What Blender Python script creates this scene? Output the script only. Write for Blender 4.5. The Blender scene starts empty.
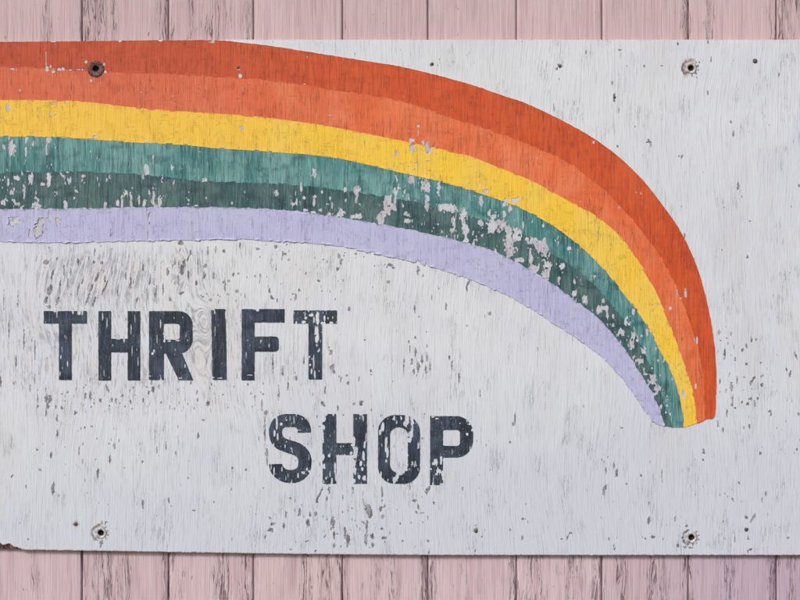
import bpy, math, random
import numpy as np
S = 0.0024                      # metres for one unit of the drawing grid used below
D = 3.2                         # camera distance from the face of the sign
sc = bpy.context.scene
col = sc.collection
rng = np.random.RandomState(7)
ZB = (300 - 555) * S            # bottom of the sign

# ------------------------------------------------------------------ noise
def vnoise(x, y, seed=0):
    xi = np.floor(x).astype(np.int64); yi = np.floor(y).astype(np.int64)
    fx = x - xi; fy = y - yi
    fx = fx * fx * (3 - 2 * fx); fy = fy * fy * (3 - 2 * fy)
    def h(a, b):
        n = (a * 374761393 + b * 668265263 + seed * 1442695041) & 0xffffffff
        n = ((n ^ (n >> 13)) * 1274126177) & 0xffffffff
        n = n ^ (n >> 16)
        return (n & 0xffffff) / float(0xffffff)
    return ((h(xi, yi) * (1 - fx) + h(xi + 1, yi) * fx) * (1 - fy)
            + (h(xi, yi + 1) * (1 - fx) + h(xi + 1, yi + 1) * fx) * fy)
def fbm(x, y, seed=0, o=3):
    s = 0; a = 1; t = 0
    for i in range(o):
        s = s + a * vnoise(x * 2 ** i, y * 2 ** i, seed + 31 * i); t += a; a *= .5
    return s / t
def sstep(a, b, v):
    t = np.clip((v - a) / (b - a), 0, 1); return t * t * (3 - 2 * t)
def boxw(x, y, x0, y0, x1, y1, f=12):
    return sstep(x0 - f, x0 + f, x) * (1 - sstep(x1 - f, x1 + f, x)) * sstep(y0 - f, y0 + f, y) * (1 - sstep(y1 - f, y1 + f, y))
def splats(X, Y, lst, x0, y0, res, ex=2.0):
    """soft ellipses (x, y, half width, half height[, slant]) -> max field"""
    F = np.zeros_like(X)
    ny, nx = X.shape
    for s in lst:
        cx, cy, w, h = s[:4]; sl = s[4] if len(s) > 4 else 0
        R = 2.2 * max(w, h) + 2 + abs(sl) * h * 2
        i0 = max(0, int((cx - R - x0) / res)); i1 = min(nx, int((cx + R - x0) / res) + 2)
        j0 = max(0, int((cy - R - y0) / res)); j1 = min(ny, int((cy + R - y0) / res) + 2)
        if i1 <= i0 or j1 <= j0: continue
        x = X[j0:j1, i0:i1]; y = Y[j0:j1, i0:i1]
        dx = (x - cx + sl * (y - cy)) / w; dy = (y - cy) / h
        v = np.exp(-(np.abs(dx) ** ex + np.abs(dy) ** ex) * .7)
        F[j0:j1, i0:i1] = np.maximum(F[j0:j1, i0:i1], v)
    return F

# ------------------------------------------------------------------ signed distances (positive inside)
def rect(x, y, x0, y0, x1, y1, r=0.0):
    cx = (x0 + x1) / 2; cy = (y0 + y1) / 2
    qx = np.abs(x - cx) - (x1 - x0) / 2 + r; qy = np.abs(y - cy) - (y1 - y0) / 2 + r
    return -(np.hypot(np.maximum(qx, 0), np.maximum(qy, 0)) + np.minimum(np.maximum(qx, qy), 0) - r)
def seg_d(x, y, a, b):
    ax, ay = a; bx, by = b
    vx, vy = bx - ax, by - ay; L = vx * vx + vy * vy + 1e-9
    t = np.clip(((x - ax) * vx + (y - ay) * vy) / L, 0, 1)
    return np.hypot(x - ax - t * vx, y - ay - t * vy)
def poly(x, y, pts):
    d = np.full_like(x, 1e9); ins = np.zeros(x.shape, bool)
    n = len(pts)
    for i in range(n):
        a, b = pts[i], pts[(i + 1) % n]
        d = np.minimum(d, seg_d(x, y, a, b))
        if a[1] != b[1]:
            c = ((a[1] > y) != (b[1] > y)) & (x < (b[0] - a[0]) * (y - a[1]) / (b[1] - a[1]) + a[0])
            ins ^= c
    return np.where(ins, d, -d)
def stroke(x, y, pts, hw):
    d = np.full_like(x, 1e9)
    for a, b in zip(pts[:-1], pts[1:]): d = np.minimum(d, seg_d(x, y, a, b))
    return hw - d
def smooth(pts, k=5):
    P = [pts[0]] + list(pts) + [pts[-1]]; out = []
    for i in range(1, len(P) - 2):
        p0, p1, p2, p3 = [np.array(q, float) for q in P[i - 1:i + 3]]
        for j in range(k):
            t = j / k
            out.append(tuple(.5 * ((2 * p1) + (-p0 + p2) * t + (2 * p0 - 5 * p1 + 4 * p2 - p3) * t * t + (-p0 + 3 * p1 - 3 * p2 + p3) * t ** 3)))
    out.append(tuple(pts[-1])); return out

# ------------------------------------------------------------------ mesh building
def raw_mesh(name, verts, polys_by_size, attrs=None, matidx=None, smooth_=False):
    """polys_by_size: list of int arrays (n,k)"""
    me = bpy.data.meshes.new(name)
    verts = np.asarray(verts, np.float32)
    me.vertices.add(len(verts)); me.vertices.foreach_set('co', verts.ravel())
    loops = np.concatenate([p.ravel() for p in polys_by_size]).astype(np.int32)
    sizes = np.concatenate([np.full(len(p), p.shape[1], np.int32) for p in polys_by_size])
    starts = np.concatenate([[0], np.cumsum(sizes)[:-1]]).astype(np.int32)
    me.loops.add(len(loops)); me.loops.foreach_set('vertex_index', loops)
    me.polygons.add(len(sizes)); me.polygons.foreach_set('loop_start', starts)
    try: me.polygons.foreach_set('loop_total', sizes)
    except Exception: pass
    if matidx is not None: me.polygons.foreach_set('material_index', matidx.astype(np.int32))
    me.update(calc_edges=True)
    me.polygons.foreach_set('use_smooth', np.full(len(sizes), smooth_, dtype=bool))
    for k, v in (attrs or {}).items():
        a = me.attributes.new(k, 'FLOAT', 'POINT'); a.data.foreach_set('value', np.asarray(v, np.float32).ravel())
    me.validate(); return me

def to_world(px, py, y, off):
    return np.stack([(px - 400) * S - off[0], y - off[1] + 0 * px, (300 - py) * S - off[2]], -1)

def march(name, F, x0, y0, res, yfront, yback, off, attrs=None, lift=None):
    """solid sheet where F > 0 : front face at yfront, side walls back to yback.  attrs: grids sampled at nodes"""
    ny, nx = F.shape
    F = np.where(np.abs(F) < 1e-4, 1e-4, F)
    ins = F > 0
    nid = np.full((ny, nx), -1, np.int64); n = int(ins.sum()); nid[ins] = np.arange(n)
    jj, ii = np.nonzero(ins)
    vx = [x0 + ii * res]; vy = [y0 + jj * res]
    src = [(jj, ii, jj, ii, np.zeros(n))]
    # horizontal edge crossings
    hc = ins[:, :-1] != ins[:, 1:]; hid = np.full(hc.shape, -1, np.int64); m = int(hc.sum()); hid[hc] = n + np.arange(m)
    j, i = np.nonzero(hc); a = F[j, i]; b = F[j, i + 1]; t = a / (a - b)
    vx.append(x0 + (i + t) * res); vy.append(y0 + j * res); src.append((j, i, j, i + 1, t)); n += m
    vc = ins[:-1, :] != ins[1:, :]; vid = np.full(vc.shape, -1, np.int64); m = int(vc.sum()); vid[vc] = n + np.arange(m)
    j, i = np.nonzero(vc); a = F[j, i]; b = F[j + 1, i]; t = a / (a - b)
    vx.append(x0 + i * res); vy.append(y0 + (j + t) * res); src.append((j, i, j + 1, i, t)); n += m
    VX = np.concatenate(vx); VY = np.concatenate(vy)
    tl, tr, br, bl = nid[:-1, :-1], nid[:-1, 1:], nid[1:, 1:], nid[1:, :-1]
    top, right, bot, left = hid[:-1, :], vid[:, 1:], hid[1:, :], vid[:, :-1]
    walk = [tl, top, tr, right, br, bot, bl, left]
    code = (ins[:-1, :-1] * 1 + ins[:-1, 1:] * 2 + ins[1:, 1:] * 4 + ins[1:, :-1] * 8)
    polys = {}; walls = []
    for c in range(1, 16):
        sel = code == c
        if not sel.any(): continue
        cor = [bool(c & (1 << q)) for q in range(4)]
        seq = []
        for q in range(4):
            if cor[q]: seq.append(2 * q)
            if cor[q] != cor[(q + 1) % 4]: seq.append(2 * q + 1)
        P = np.stack([walk[s][sel] for s in reversed(seq)], -1)
        polys.setdefault(len(seq), []).append(P)
        L = len(seq)
        for k in range(L):
            s1, s2 = seq[k], seq[(k + 1) % L]
            if s1 % 2 and s2 % 2: walls.append(np.stack([walk[s1][sel], walk[s2][sel]], -1))
    front = [np.concatenate(v) for v in polys.values()]
    W = np.concatenate(walls) if walls else np.zeros((0, 2), np.int64)
    # wall vertices: duplicates so that shading stays crisp
    used = np.unique(W); remap = np.full(n, -1, np.int64); remap[used] = n + np.arange(len(used))
    remap2 = np.full(n, -1, np.int64); remap2[used] = n + len(used) + np.arange(len(used))
    AX = np.concatenate([VX, VX[used], VX[used]]); AY = np.concatenate([VY, VY[used], VY[used]])
    YY = np.concatenate([np.full(n + len(used), yfront), np.full(len(used), yback)])
    if lift is not None:
        v = np.concatenate([lift[q_[0], q_[1]] * (1 - q_[4]) + lift[q_[2], q_[3]] * q_[4] for q_ in src])
        YY = YY - np.concatenate([v, v[used], np.zeros(len(used))])
    walls_q = np.stack([remap[W[:, 0]], remap[W[:, 1]], remap2[W[:, 1]], remap2[W[:, 0]]], -1)
    nf = sum(len(f) for f in front)
    mi = np.concatenate([np.zeros(nf), np.ones(len(walls_q))])
    at = {}
    for k, G in (attrs or {}).items():
        v = np.concatenate([G[s[0], s[1]] * (1 - s[4]) + G[s[2], s[3]] * s[4] for s in src])
        at[k] = np.concatenate([v, v[used], v[used]])
    return raw_mesh(name, to_world(AX, AY, YY, off), front + [walls_q], at, mi)

def grid(x0, y0, x1, y1, res):
    xs = np.arange(x0, x1 + res / 2, res); ys = np.arange(y0, y1 + res / 2, res)
    return np.meshgrid(xs, ys)

# ------------------------------------------------------------------ materials
class NT:
    def __init__(s, name):
        s.m = bpy.data.materials.new(name); s.m.use_nodes = True
        s.n = s.m.node_tree.nodes; s.l = s.m.node_tree.links; s.n.clear()
        s.out = s.n.new('ShaderNodeOutputMaterial'); s.b = s.n.new('ShaderNodeBsdfPrincipled')
        s.l.new(s.b.outputs[0], s.out.inputs[0])
        tc = s.n.new('ShaderNodeTexCoord'); mp = s.n.new('ShaderNodeVectorMath'); mp.operation = 'SCALE'
        mp.inputs[3].default_value = 1 / S; s.l.new(tc.outputs['Object'], mp.inputs[0])
        sp = s.n.new('ShaderNodeSeparateXYZ'); s.l.new(mp.outputs[0], sp.inputs[0])
        s.x, s.y, s.z = sp.outputs[0], sp.outputs[1], sp.outputs[2]
    def put(s, v, sock):
        if isinstance(v, bpy.types.NodeSocket): s.l.new(v, sock)
        elif isinstance(v, (tuple, list)): sock.default_value = tuple(v) + ((1,) if len(v) == 3 and len(sock.default_value) == 4 else ())
        else: sock.default_value = v
    def math(s, op, a, b=0.0, c=0.0, clamp=False):
        n = s.n.new('ShaderNodeMath'); n.operation = op; n.use_clamp = clamp
        s.put(a, n.inputs[0]); s.put(b, n.inputs[1]); s.put(c, n.inputs[2]); return n.outputs[0]
    def vec(s, a, b, c=0.0):
        n = s.n.new('ShaderNodeCombineXYZ'); s.put(a, n.inputs[0]); s.put(b, n.inputs[1]); s.put(c, n.inputs[2]); return n.outputs[0]
    def noise(s, fx, fz, seed=0.0, detail=2.0, x=None, z=None, rough=.5, dist=0.0):
        v = s.vec(s.math('MULTIPLY', x or s.x, fx), s.math('MULTIPLY', z or s.z, fz), seed + .37)
        n = s.n.new('ShaderNodeTexNoise'); n.inputs['Scale'].default_value = 1; n.inputs['Detail'].default_value = detail
        n.inputs['Roughness'].default_value = rough; n.inputs['Distortion'].default_value = dist
        s.l.new(v, n.inputs['Vector']); return n.outputs[0]
    def voro(s, fx, fz, seed=0.0, feature='DISTANCE_TO_EDGE', x=None, z=None):
        v = s.vec(s.math('MULTIPLY', x or s.x, fx), s.math('MULTIPLY', z or s.z, fz), seed)
        n = s.n.new('ShaderNodeTexVoronoi'); n.voronoi_dimensions = '2D'; n.feature = feature; n.inputs['Scale'].default_value = 1
        s.l.new(v, n.inputs['Vector']); return n.outputs['Distance']
    def ss(s, v, a, b, lo=0.0, hi=1.0):
        n = s.n.new('ShaderNodeMapRange'); n.interpolation_type = 'SMOOTHSTEP'
        s.put(v, n.inputs[0]); s.put(a, n.inputs[1]); s.put(b, n.inputs[2]); s.put(lo, n.inputs[3]); s.put(hi, n.inputs[4]); return n.outputs[0]
    def mix(s, f, a, b, mode='MIX'):
        n = s.n.new('ShaderNodeMix'); n.data_type = 'RGBA'; n.blend_type = mode; n.clamp_factor = True
        s.put(f, n.inputs[0]); s.put(a, n.inputs[6]); s.put(b, n.inputs[7]); return n.outputs[2]
    def attr(s, name):
        n = s.n.new('ShaderNodeAttribute'); n.attribute_name = name; return n.outputs['Fac']
    def bump(s, h, dist, strength=1.0):
        n = s.n.new('ShaderNodeBump'); n.inputs['Distance'].default_value = dist; n.inputs['Strength'].default_value = strength
        s.l.new(h, n.inputs['Height']); s.l.new(n.outputs[0], s.b.inputs['Normal'])
    def done(s, colr, rough=.7, spec=.25):
        s.put(colr, s.b.inputs['Base Color']); s.put(rough, s.b.inputs['Roughness']); s.b.inputs['Specular IOR Level'].default_value = spec
        return s.m
def lin(r, g, b):
    return tuple(((c / 255) / 12.92 if c / 255 < .04045 else ((c / 255 + .055) / 1.055) ** 2.4) for c in (r, g, b))

# bare weathered plywood edge
t = NT('bare_plywood_edge'); n1 = t.noise(.15, 2.2, 3, 3)
MEDGE = t.done(t.mix(n1, lin(120, 92, 80), lin(196, 168, 156)), .85)
t = NT('dark_splintered_wood'); n1 = t.noise(.8, .25, 3, 3)
t.bump(n1, .002)
MDARKWOOD = t.done(t.mix(t.ss(n1, .35, .65), lin(48, 34, 34), lin(128, 100, 94)), .9)

# old white paint over plywood
t = NT('weathered_white_paint')
gu, gv = t.attr('grain_u'), t.attr('grain_v'); gd = t.attr('grain'); chip = t.attr('chip'); wear = t.attr('wear')
big = t.noise(.012, .012, 5, 3)
mid = t.noise(.09, .03, 8, 3)
base = t.mix(t.ss(big, .35, .65), lin(222, 225, 229), lin(216, 219, 226))
base = t.mix(t.math('MULTIPLY', t.ss(mid, .42, .75), .14), base, lin(196, 197, 203))
base = t.mix(t.ss(t.noise(.022, .007, 71, 4), .50, .70, 0, .30), base, lin(206, 200, 190))
base = t.mix(t.ss(t.noise(.05, .006, 72, 4), .54, .68, 0, .10), base, lin(182, 182, 188))
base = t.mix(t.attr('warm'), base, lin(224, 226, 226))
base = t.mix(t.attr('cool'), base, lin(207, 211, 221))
fine = t.noise(.62, .035, 2, 3, gu, gv, .6)            # vertical lathe checks
fine2 = t.noise(1.3, .05, 9, 2, gu, gv, .6)
base = t.mix(t.ss(fine2, .52, .74, 0, .24), base, lin(170, 171, 180))
base = t.mix(t.ss(fine, .57, .66, 0, .20), base, lin(150, 151, 160))
# grey raised grain where the paint has worn thin
g1 = t.noise(.50, .050, 14, 3, gu, gv, .62, .15)
g2 = t.noise(.17, .16, 15, 2)
gm = t.math('MULTIPLY', t.ss(t.math('ADD', g1, t.math('MULTIPLY', t.math('SUBTRACT', gd, .5), .16)), .545, .63), t.ss(g2, .30, .62, .15, 1.0))
gm = t.math('MULTIPLY', gm, t.ss(gd, .02, .7, 0, .62))
base = t.mix(t.math('MULTIPLY', gm, .82), base, lin(126, 122, 128))
rg = t.math('SINE', t.math('ADD', t.math('MULTIPLY', gu, 1.45), t.math('MULTIPLY', t.noise(.2, .1, 60, 2), 4.0)))
rgm = t.math('MULTIPLY', t.ss(rg, .35, .95), t.math('MULTIPLY', t.attr('ring'), t.ss(t.noise(.25, .18, 61, 2), .35, .6, .25, .85)))
base = t.mix(t.math('MULTIPLY', rgm, .7), base, lin(134, 130, 136))
cream = t.math('MULTIPLY', t.ss(t.noise(.10, .03, 33, 3), .5, .7), t.ss(gd, .1, .8, 0, .5))
base = t.mix(cream, base, lin(224, 217, 212))
# hairline vertical cracks
ck = t.noise(.42, .022, 21, 3, gu, gv, .65)
ckm = t.math('SUBTRACT', 1.0, t.ss(t.math('ABSOLUTE', t.math('SUBTRACT', ck, .5)), .0, .012))
ckm = t.math('MULTIPLY', ckm, t.ss(t.noise(.05, .03, 22, 3), .50, .66, 0, .55))
base = t.mix(ckm, base, lin(96, 94, 100))
# flakes missing
e1 = t.noise(.55, .30, 40, 3, rough=.6)
e2 = t.noise(1.25, .75, 41, 2, rough=.6)
cv = t.math('ADD', t.math('ADD', chip, t.math('MULTIPLY', t.math('SUBTRACT', e1, .5), 1.3)), t.math('MULTIPLY', t.math('SUBTRACT', e2, .5), .9))
cm = t.math('MULTIPLY', t.ss(cv, .56, .70), t.ss(chip, .12, .3))
rim = t.math('MULTIPLY', t.math('SUBTRACT', 1.0, cm), t.ss(chip, .25, .5))
wv = t.noise(.75, .12, 44, 4, rough=.65)
wm = t.ss(t.math('ADD', wv, t.math('MULTIPLY', t.math('SUBTRACT', wear, .5), .36)), .61, .67)
woodc = t.mix(t.ss(t.noise(.45, .12, 50, 3), .38, .64), lin(72, 69, 74), lin(156, 152, 156))
base = t.mix(t.math('MULTIPLY', rim, .35), base, lin(232, 232, 236))
base = t.mix(t.math('MULTIPLY', wm, .5), base, woodc)
base = t.mix(t.math('MULTIPLY', cm, .82), base, woodc)
rust = t.attr('rust')
base = t.mix(t.ss(t.math('ADD', t.attr('edge'), t.math('MULTIPLY', t.math('SUBTRACT', e1, .5), 1.1)), .45, .7, 0, .8), base, lin(168, 136, 122))
base = t.mix(t.ss(t.math('ADD', rust, t.math('MULTIPLY', t.math('SUBTRACT', e1, .5), .6)), .25, .8, 0, .8), base, lin(150, 122, 106))
hgt = t.math('SUBTRACT', t.math('ADD', t.math('MULTIPLY', fine, .8), t.math('MULTIPLY', fine2, .5)), t.math('ADD', t.math('MULTIPLY', cm, .9), t.math('ADD', t.math('MULTIPLY', gm, .6), t.math('MULTIPLY', ckm, .6))))
t.bump(hgt, .0011, .9)
MWHITE = t.done(base, t.math('ADD', .62, t.math('MULTIPLY', cm, .25)))

def band_mat(name, c, dark, light, seed, crack=.5, streak=.3, scratch=None, alli=0.0, fade=None):
    t = NT(name)
    b = t.mix(t.ss(t.noise(.035, .02, seed, 3), .35, .65, 0, .5), c, light)
    if fade: b = t.mix(t.math('MULTIPLY', t.attr('fade'), .75), b, fade)
    b = t.mix(t.ss(t.noise(.30, .025, seed + 1, 3, rough=.6), .48, .72, 0, streak), b, dark)
    b = t.mix(t.ss(t.noise(.9, .05, seed + 7, 2, rough=.6), .50, .75, 0, streak), b, light)
    b = t.mix(t.ss(t.noise(1.1, .06, seed + 8, 2, rough=.6), .50, .75, 0, streak * .8), b, dark)
    b = t.mix(t.ss(t.noise(.05, .10, seed + 11, 4), .50, .70, 0, streak * .7), b, dark)
    if scratch:
        sc_ = t.math('MULTIPLY', t.math('MAXIMUM', t.ss(t.noise(.75, .09, seed + 2, 3, rough=.65), .56, .72), t.ss(t.noise(.9, .45, seed + 30, 3, rough=.65), .60, .66)), t.ss(t.noise(.05, .05, seed + 3, 3), .40, .68))
        b = t.mix(t.math('MULTIPLY', sc_, scratch[1]), b, scratch[0])
    ck = t.noise(.38, .016, seed + 4, 2, rough=.6)
    a = t.math('ABSOLUTE', t.math('SUBTRACT', ck, .5))
    km = t.math('MULTIPLY', t.math('SUBTRACT', 1.0, t.ss(a, .0, .016)), t.ss(t.noise(.09, .07, seed + 5, 3), .42, .60, 0, crack))
    dk = lin(78, 62, 58)
    b = t.mix(km, b, dk)
    am = t.math('MULTIPLY', 0.0, 0.0)
    hl = t.noise(.62, .022, seed + 21, 2, rough=.55)
    hm = t.math('MULTIPLY', t.ss(hl, .57, .61), t.ss(t.noise(.07, .05, seed + 22, 3), .34, .62, .25, 1.0))
    b = t.mix(t.math('MULTIPLY', hm, crack * .75), b, dark)
    if alli:
        hz = t.noise(.055, .26, seed + 12, 3, rough=.6)
        vz = t.noise(.20, .045, seed + 14, 3, rough=.6)
        l1 = t.math('MULTIPLY', t.math('SUBTRACT', 1.0, t.ss(t.math('ABSOLUTE', t.math('SUBTRACT', hz, .5)), .0, .012)), t.ss(t.noise(.10, .16, seed + 15, 2), .52, .60))
        l2 = t.math('MULTIPLY', t.math('SUBTRACT', 1.0, t.ss(t.math('ABSOLUTE', t.math('SUBTRACT', vz, .5)), .0, .010)), t.ss(t.noise(.16, .09, seed + 16, 2), .52, .60))
        am = t.math('MULTIPLY', t.math('MAXIMUM', l1, l2), alli * 1.3, clamp=True)
        b = t.mix(am, b, dk)
    h = t.math('SUBTRACT', t.noise(.7, .03, seed + 9, 3), t.math('ADD', t.math('MULTIPLY', km, .7), t.math('MULTIPLY', am, .8)))
    t.bump(h, .0009, .9)
    return t.done(b, .55, .3)
MRED = band_mat('weathered_red_paint', lin(212, 86, 42), lin(170, 62, 34), lin(220, 102, 56), 3, .60, .46, alli=.26, fade=lin(188, 82, 56))
MORANGE = band_mat('weathered_orange_paint', lin(232, 111, 62), lin(200, 88, 52), lin(240, 146, 104), 13, .60, .42, alli=.26, fade=lin(212, 106, 78))
MYELLOW = band_mat('weathered_yellow_paint', lin(248, 202, 64), lin(222, 170, 58), lin(242, 208, 104), 23, .42, .17, alli=.30, fade=lin(244, 196, 76))
MTEAL = band_mat('weathered_teal_paint', lin(74, 134, 132), lin(34, 84, 88), lin(142, 186, 182), 33, .6, .80, scratch=(lin(176, 200, 200), .55))
MDGREEN = band_mat('weathered_dark_green_paint', lin(60, 97, 99), lin(36, 62, 68), lin(108, 134, 128), 43, .6, .80, scratch=(lin(160, 176, 172), .50))
MLAV = band_mat('weathered_lavender_paint', lin(190, 188, 221), lin(168, 166, 206), lin(198, 198, 224), 53, .42, .20, alli=.26)
_MU = band_mat('pale_undercoat', lin(214, 210, 214), lin(168, 164, 172), lin(228, 228, 231), 63, .5, .6)
MNAVY = band_mat('weathered_navy_paint', lin(46, 55, 69), lin(28, 33, 43), lin(86, 102, 120), 73, .6, .75, scratch=(lin(140, 152, 166), .7))

t = NT('undercoat_with_bare_patches')
b = t.mix(t.ss(t.noise(.06, .06, 81, 3), .4, .6), lin(208, 208, 213), lin(196, 192, 199))
b = t.mix(t.ss(t.noise(.5, .16, 82, 4, rough=.65), .52, .66, 0, .75), b, lin(160, 158, 162))
b = t.mix(t.ss(t.noise(.8, .3, 83, 3, rough=.65), .60, .68, 0, .7), b, lin(96, 92, 96))
b = t.mix(t.ss(t.noise(.4, .2, 84, 3, rough=.65), .58, .68, 0, .7), b, lin(120, 158, 154))
t.bump(t.noise(.7, .05, 85, 3), .0010, .9)
MUNDER = t.done(b, .75)
# pink plank wall
t = NT('weathered_pink_planks')
den = t.attr('crack')
pid = t.attr('plank')
b = t.mix(t.ss(t.noise(.01, .01, 4, 3), .35, .65), lin(220, 197, 199), lin(214, 191, 196))
b = t.mix(t.attr('purple'), b, lin(190, 170, 189))
b = t.mix(t.attr('tan'), b, lin(208, 183, 181))
b = t.mix(t.math('MULTIPLY', pid, .35), b, lin(190, 164, 170))
b = t.mix(t.ss(t.noise(.22, .012, 6, 4), .46, .72, 0, .5), b, lin(186, 152, 160))
b = t.mix(t.ss(t.noise(.9, .03, 7, 3), .5, .75, 0, .30), b, lin(160, 130, 138))
b = t.mix(t.ss(t.noise(.06, .02, 17, 4), .52, .75, 0, .22), b, lin(150, 120, 132))
wob = t.math('ADD', t.x, t.math('MULTIPLY', t.noise(.10, .030, 10, 3), 8))
cn = t.noise(.36, .013, 11, 4, x=wob, rough=.6)
lo = t.math('ABSOLUTE', t.math('SUBTRACT', cn, .5))
ln_ = t.math('SUBTRACT', 1.0, t.ss(lo, .004, t.math('ADD', .008, t.math('MULTIPLY', den, .024))))
lm = t.math('MULTIPLY', ln_, t.ss(t.math('ADD', den, t.math('MULTIPLY', t.math('SUBTRACT', t.noise(.10, .05, 12, 3), .5), 1.1)), .22, .70, 0, .92))
gr2 = t.math('MULTIPLY', t.ss(t.noise(.5, .02, 18, 4, x=wob), .54, .64), t.ss(t.math('ADD', den, t.math('SUBTRACT', t.noise(.08, .03, 19, 3), .5)), .25, .8, 0, .55))
b = t.mix(gr2, b, lin(140, 108, 116))
sp = t.math('MULTIPLY', t.ss(t.noise(.30, .10, 29, 3, rough=.6), .69, .75), .7)
b = t.mix(sp, b, lin(104, 80, 90))
b = t.mix(t.math('MULTIPLY', lm, .85), b, lin(78, 56, 62))
gr = t.attr('groove')
b = t.mix(t.math('MULTIPLY', gr, .8), b, lin(96, 70, 74))
t.bump(t.math('SUBTRACT', t.noise(.6, .02, 16, 3), t.math('ADD', lm, t.math('MULTIPLY', gr2, .5))), .0018, .9)
MWALL = t.done(b, .75)

def plain(name, c, c2, rough=.6, metal=0.0, f=.8):
    t = NT(name); n1 = t.noise(f, f, 3, 3); t.bump(n1, .0006); m = t.done(t.mix(t.ss(n1, .35, .65), c, c2), rough); t.b.inputs['Metallic'].default_value = metal; return m
MRUST = plain('rusty_steel', lin(60, 42, 42), lin(126, 92, 90), .6, .3)
MPW = plain('flaking_offwhite_washer_paint', lin(128, 112, 106), lin(206, 202, 202), .8, 0, .28)
MSTEEL = plain('dark_steel', lin(30, 26, 26), lin(52, 44, 42), .5, .4)
MNAIL = plain('tarnished_nail', lin(70, 66, 58), lin(104, 100, 86), .6, .3)

# ------------------------------------------------------------------ object helpers
def link(me, mats, parent=None, name=None, loc=None):
    o = bpy.data.objects.new(name or me.name, me); col.objects.link(o)
    for m in mats: me.materials.append(m)
    if parent: o.parent = parent
    if loc: o.location = loc
    return o

# ------------------------------------------------------------------ the plank wall
YW = 0.0115
k = (D + YW) / D
gaps = [-340, -255, -168, -84, -3, 82, 168.5, 253.5, 342.5, 428, 516.5, 602, 688.5, 776.5, 863, 950, 1037, 1123]
gaps = [400 + (g - 400) * k for g in gaps]
xs = []
for a, b_ in zip(gaps[:-1], gaps[1:]):
    n_ = 44
    xs += [a - 1.5, a - .85, a - .4, a + .4, a + .85, a + 1.5]
    xs += list(np.linspace(a + 2.4, b_ - 2.4, n_))
xs = np.array(sorted(xs)); ys = np.arange(-260, 861, 6.0)
X, Y = np.meshgrid(xs, ys)
gd_ = np.min(np.abs(X[..., None] - np.array(gaps)), -1)
pl = np.searchsorted(gaps, X)
ph = np.array([random.Random(i * 17 + 3).uniform(-1, 1) for i in range(40)])
Yd = YW + np.where(gd_ < .7, .0045, np.where(gd_ < 1, .0020, np.where(gd_ < 1.9, .0006, 0))) + ph[pl] * .0006
groove = np.where(gd_ < .6, .85, 0)
def bumps(lst, x):
    v = np.zeros_like(x)
    for c, w, s_ in lst: v = np.maximum(v, s_ * np.exp(-((x - c) / w) ** 2))
    return v
topd = bumps([(84, 5, .95), (97, 14, .75), (112, 6, .6), (45, 9, .45), (165, 9, .75), (190, 8, .5), (215, 18, .62), (248, 8, .5), (345, 3, .5), (275, 6, .15), (428, 4, .3), (604, 4, .35), (688, 7, .65), (712, 10, .5), (745, 4, .2), (779, 8, .95), (795, 10, .7), (-60, 12, .6), (880, 14, .6)], X)
botd = bumps([(84, 6, .9), (104, 16, .85), (125, 9, .6), (35, 9, .45), (168, 7, .85), (178, 9, .4), (222, 10, .75), (248, 12, .6), (305, 7, .9), (325, 8, .8), (342, 7, .8), (375, 16, .4), (392, 9, .5), (428, 9, .8), (470, 18, .35), (515, 6, .8), (535, 16, .6), (575, 20, .5), (600, 8, .8), (622, 7, .8), (660, 18, .62), (690, 9, .75), (730, 16, .5), (775, 7, .85), (795, 12, .5), (880, 16, .6), (-60, 16, .6)], X)
cr = np.where(Y < 300, topd, botd)
tan = np.where(Y < 300, .75, 0.0) * np.ones_like(X) + boxw(X, Y, 260, 540, 330, 900, 60) * .5
purple = sstep(540, 760, X) * (Y > 300) * .75 + (1 - sstep(0, 120, X)) * (Y > 300) * .2
plk = ((ph[pl] + 1) / 2)
ny, nx = X.shape
idx = np.arange(ny * nx).reshape(ny, nx)
q = np.stack([idx[:-1, :-1], idx[1:, :-1], idx[1:, 1:], idx[:-1, 1:]], -1).reshape(-1, 4)
V = np.stack([(X - 400) * S, Yd, (300 - Y) * S], -1).reshape(-1, 3)
wz = (300 - 860) * S
V[:, 2] -= wz; V[:, 1] -= YW
me = raw_mesh('plank_wall', V, [q], dict(crack=cr, groove=groove, tan=np.clip(tan, 0, 1), purple=purple, plank=plk))
wall = link(me, [MWALL]); wall.location = (0, YW, wz)
sol = wall.modifiers.new('thickness', 'SOLIDIFY'); sol.thickness = .03; sol.offset = -1
wall['label'] = 'wall of vertical pink painted planks with dark cracks behind the sign'; wall['category'] = 'wall'

# ------------------------------------------------------------------ the sign
OFF = (0, 0, ZB)
sign = bpy.data.objects.new('shop_sign', None); col.objects.link(sign); sign.location = OFF
sign['label'] = 'weathered white wooden sign with a painted rainbow and navy THRIFT SHOP lettering'; sign['category'] = 'sign'

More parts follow.
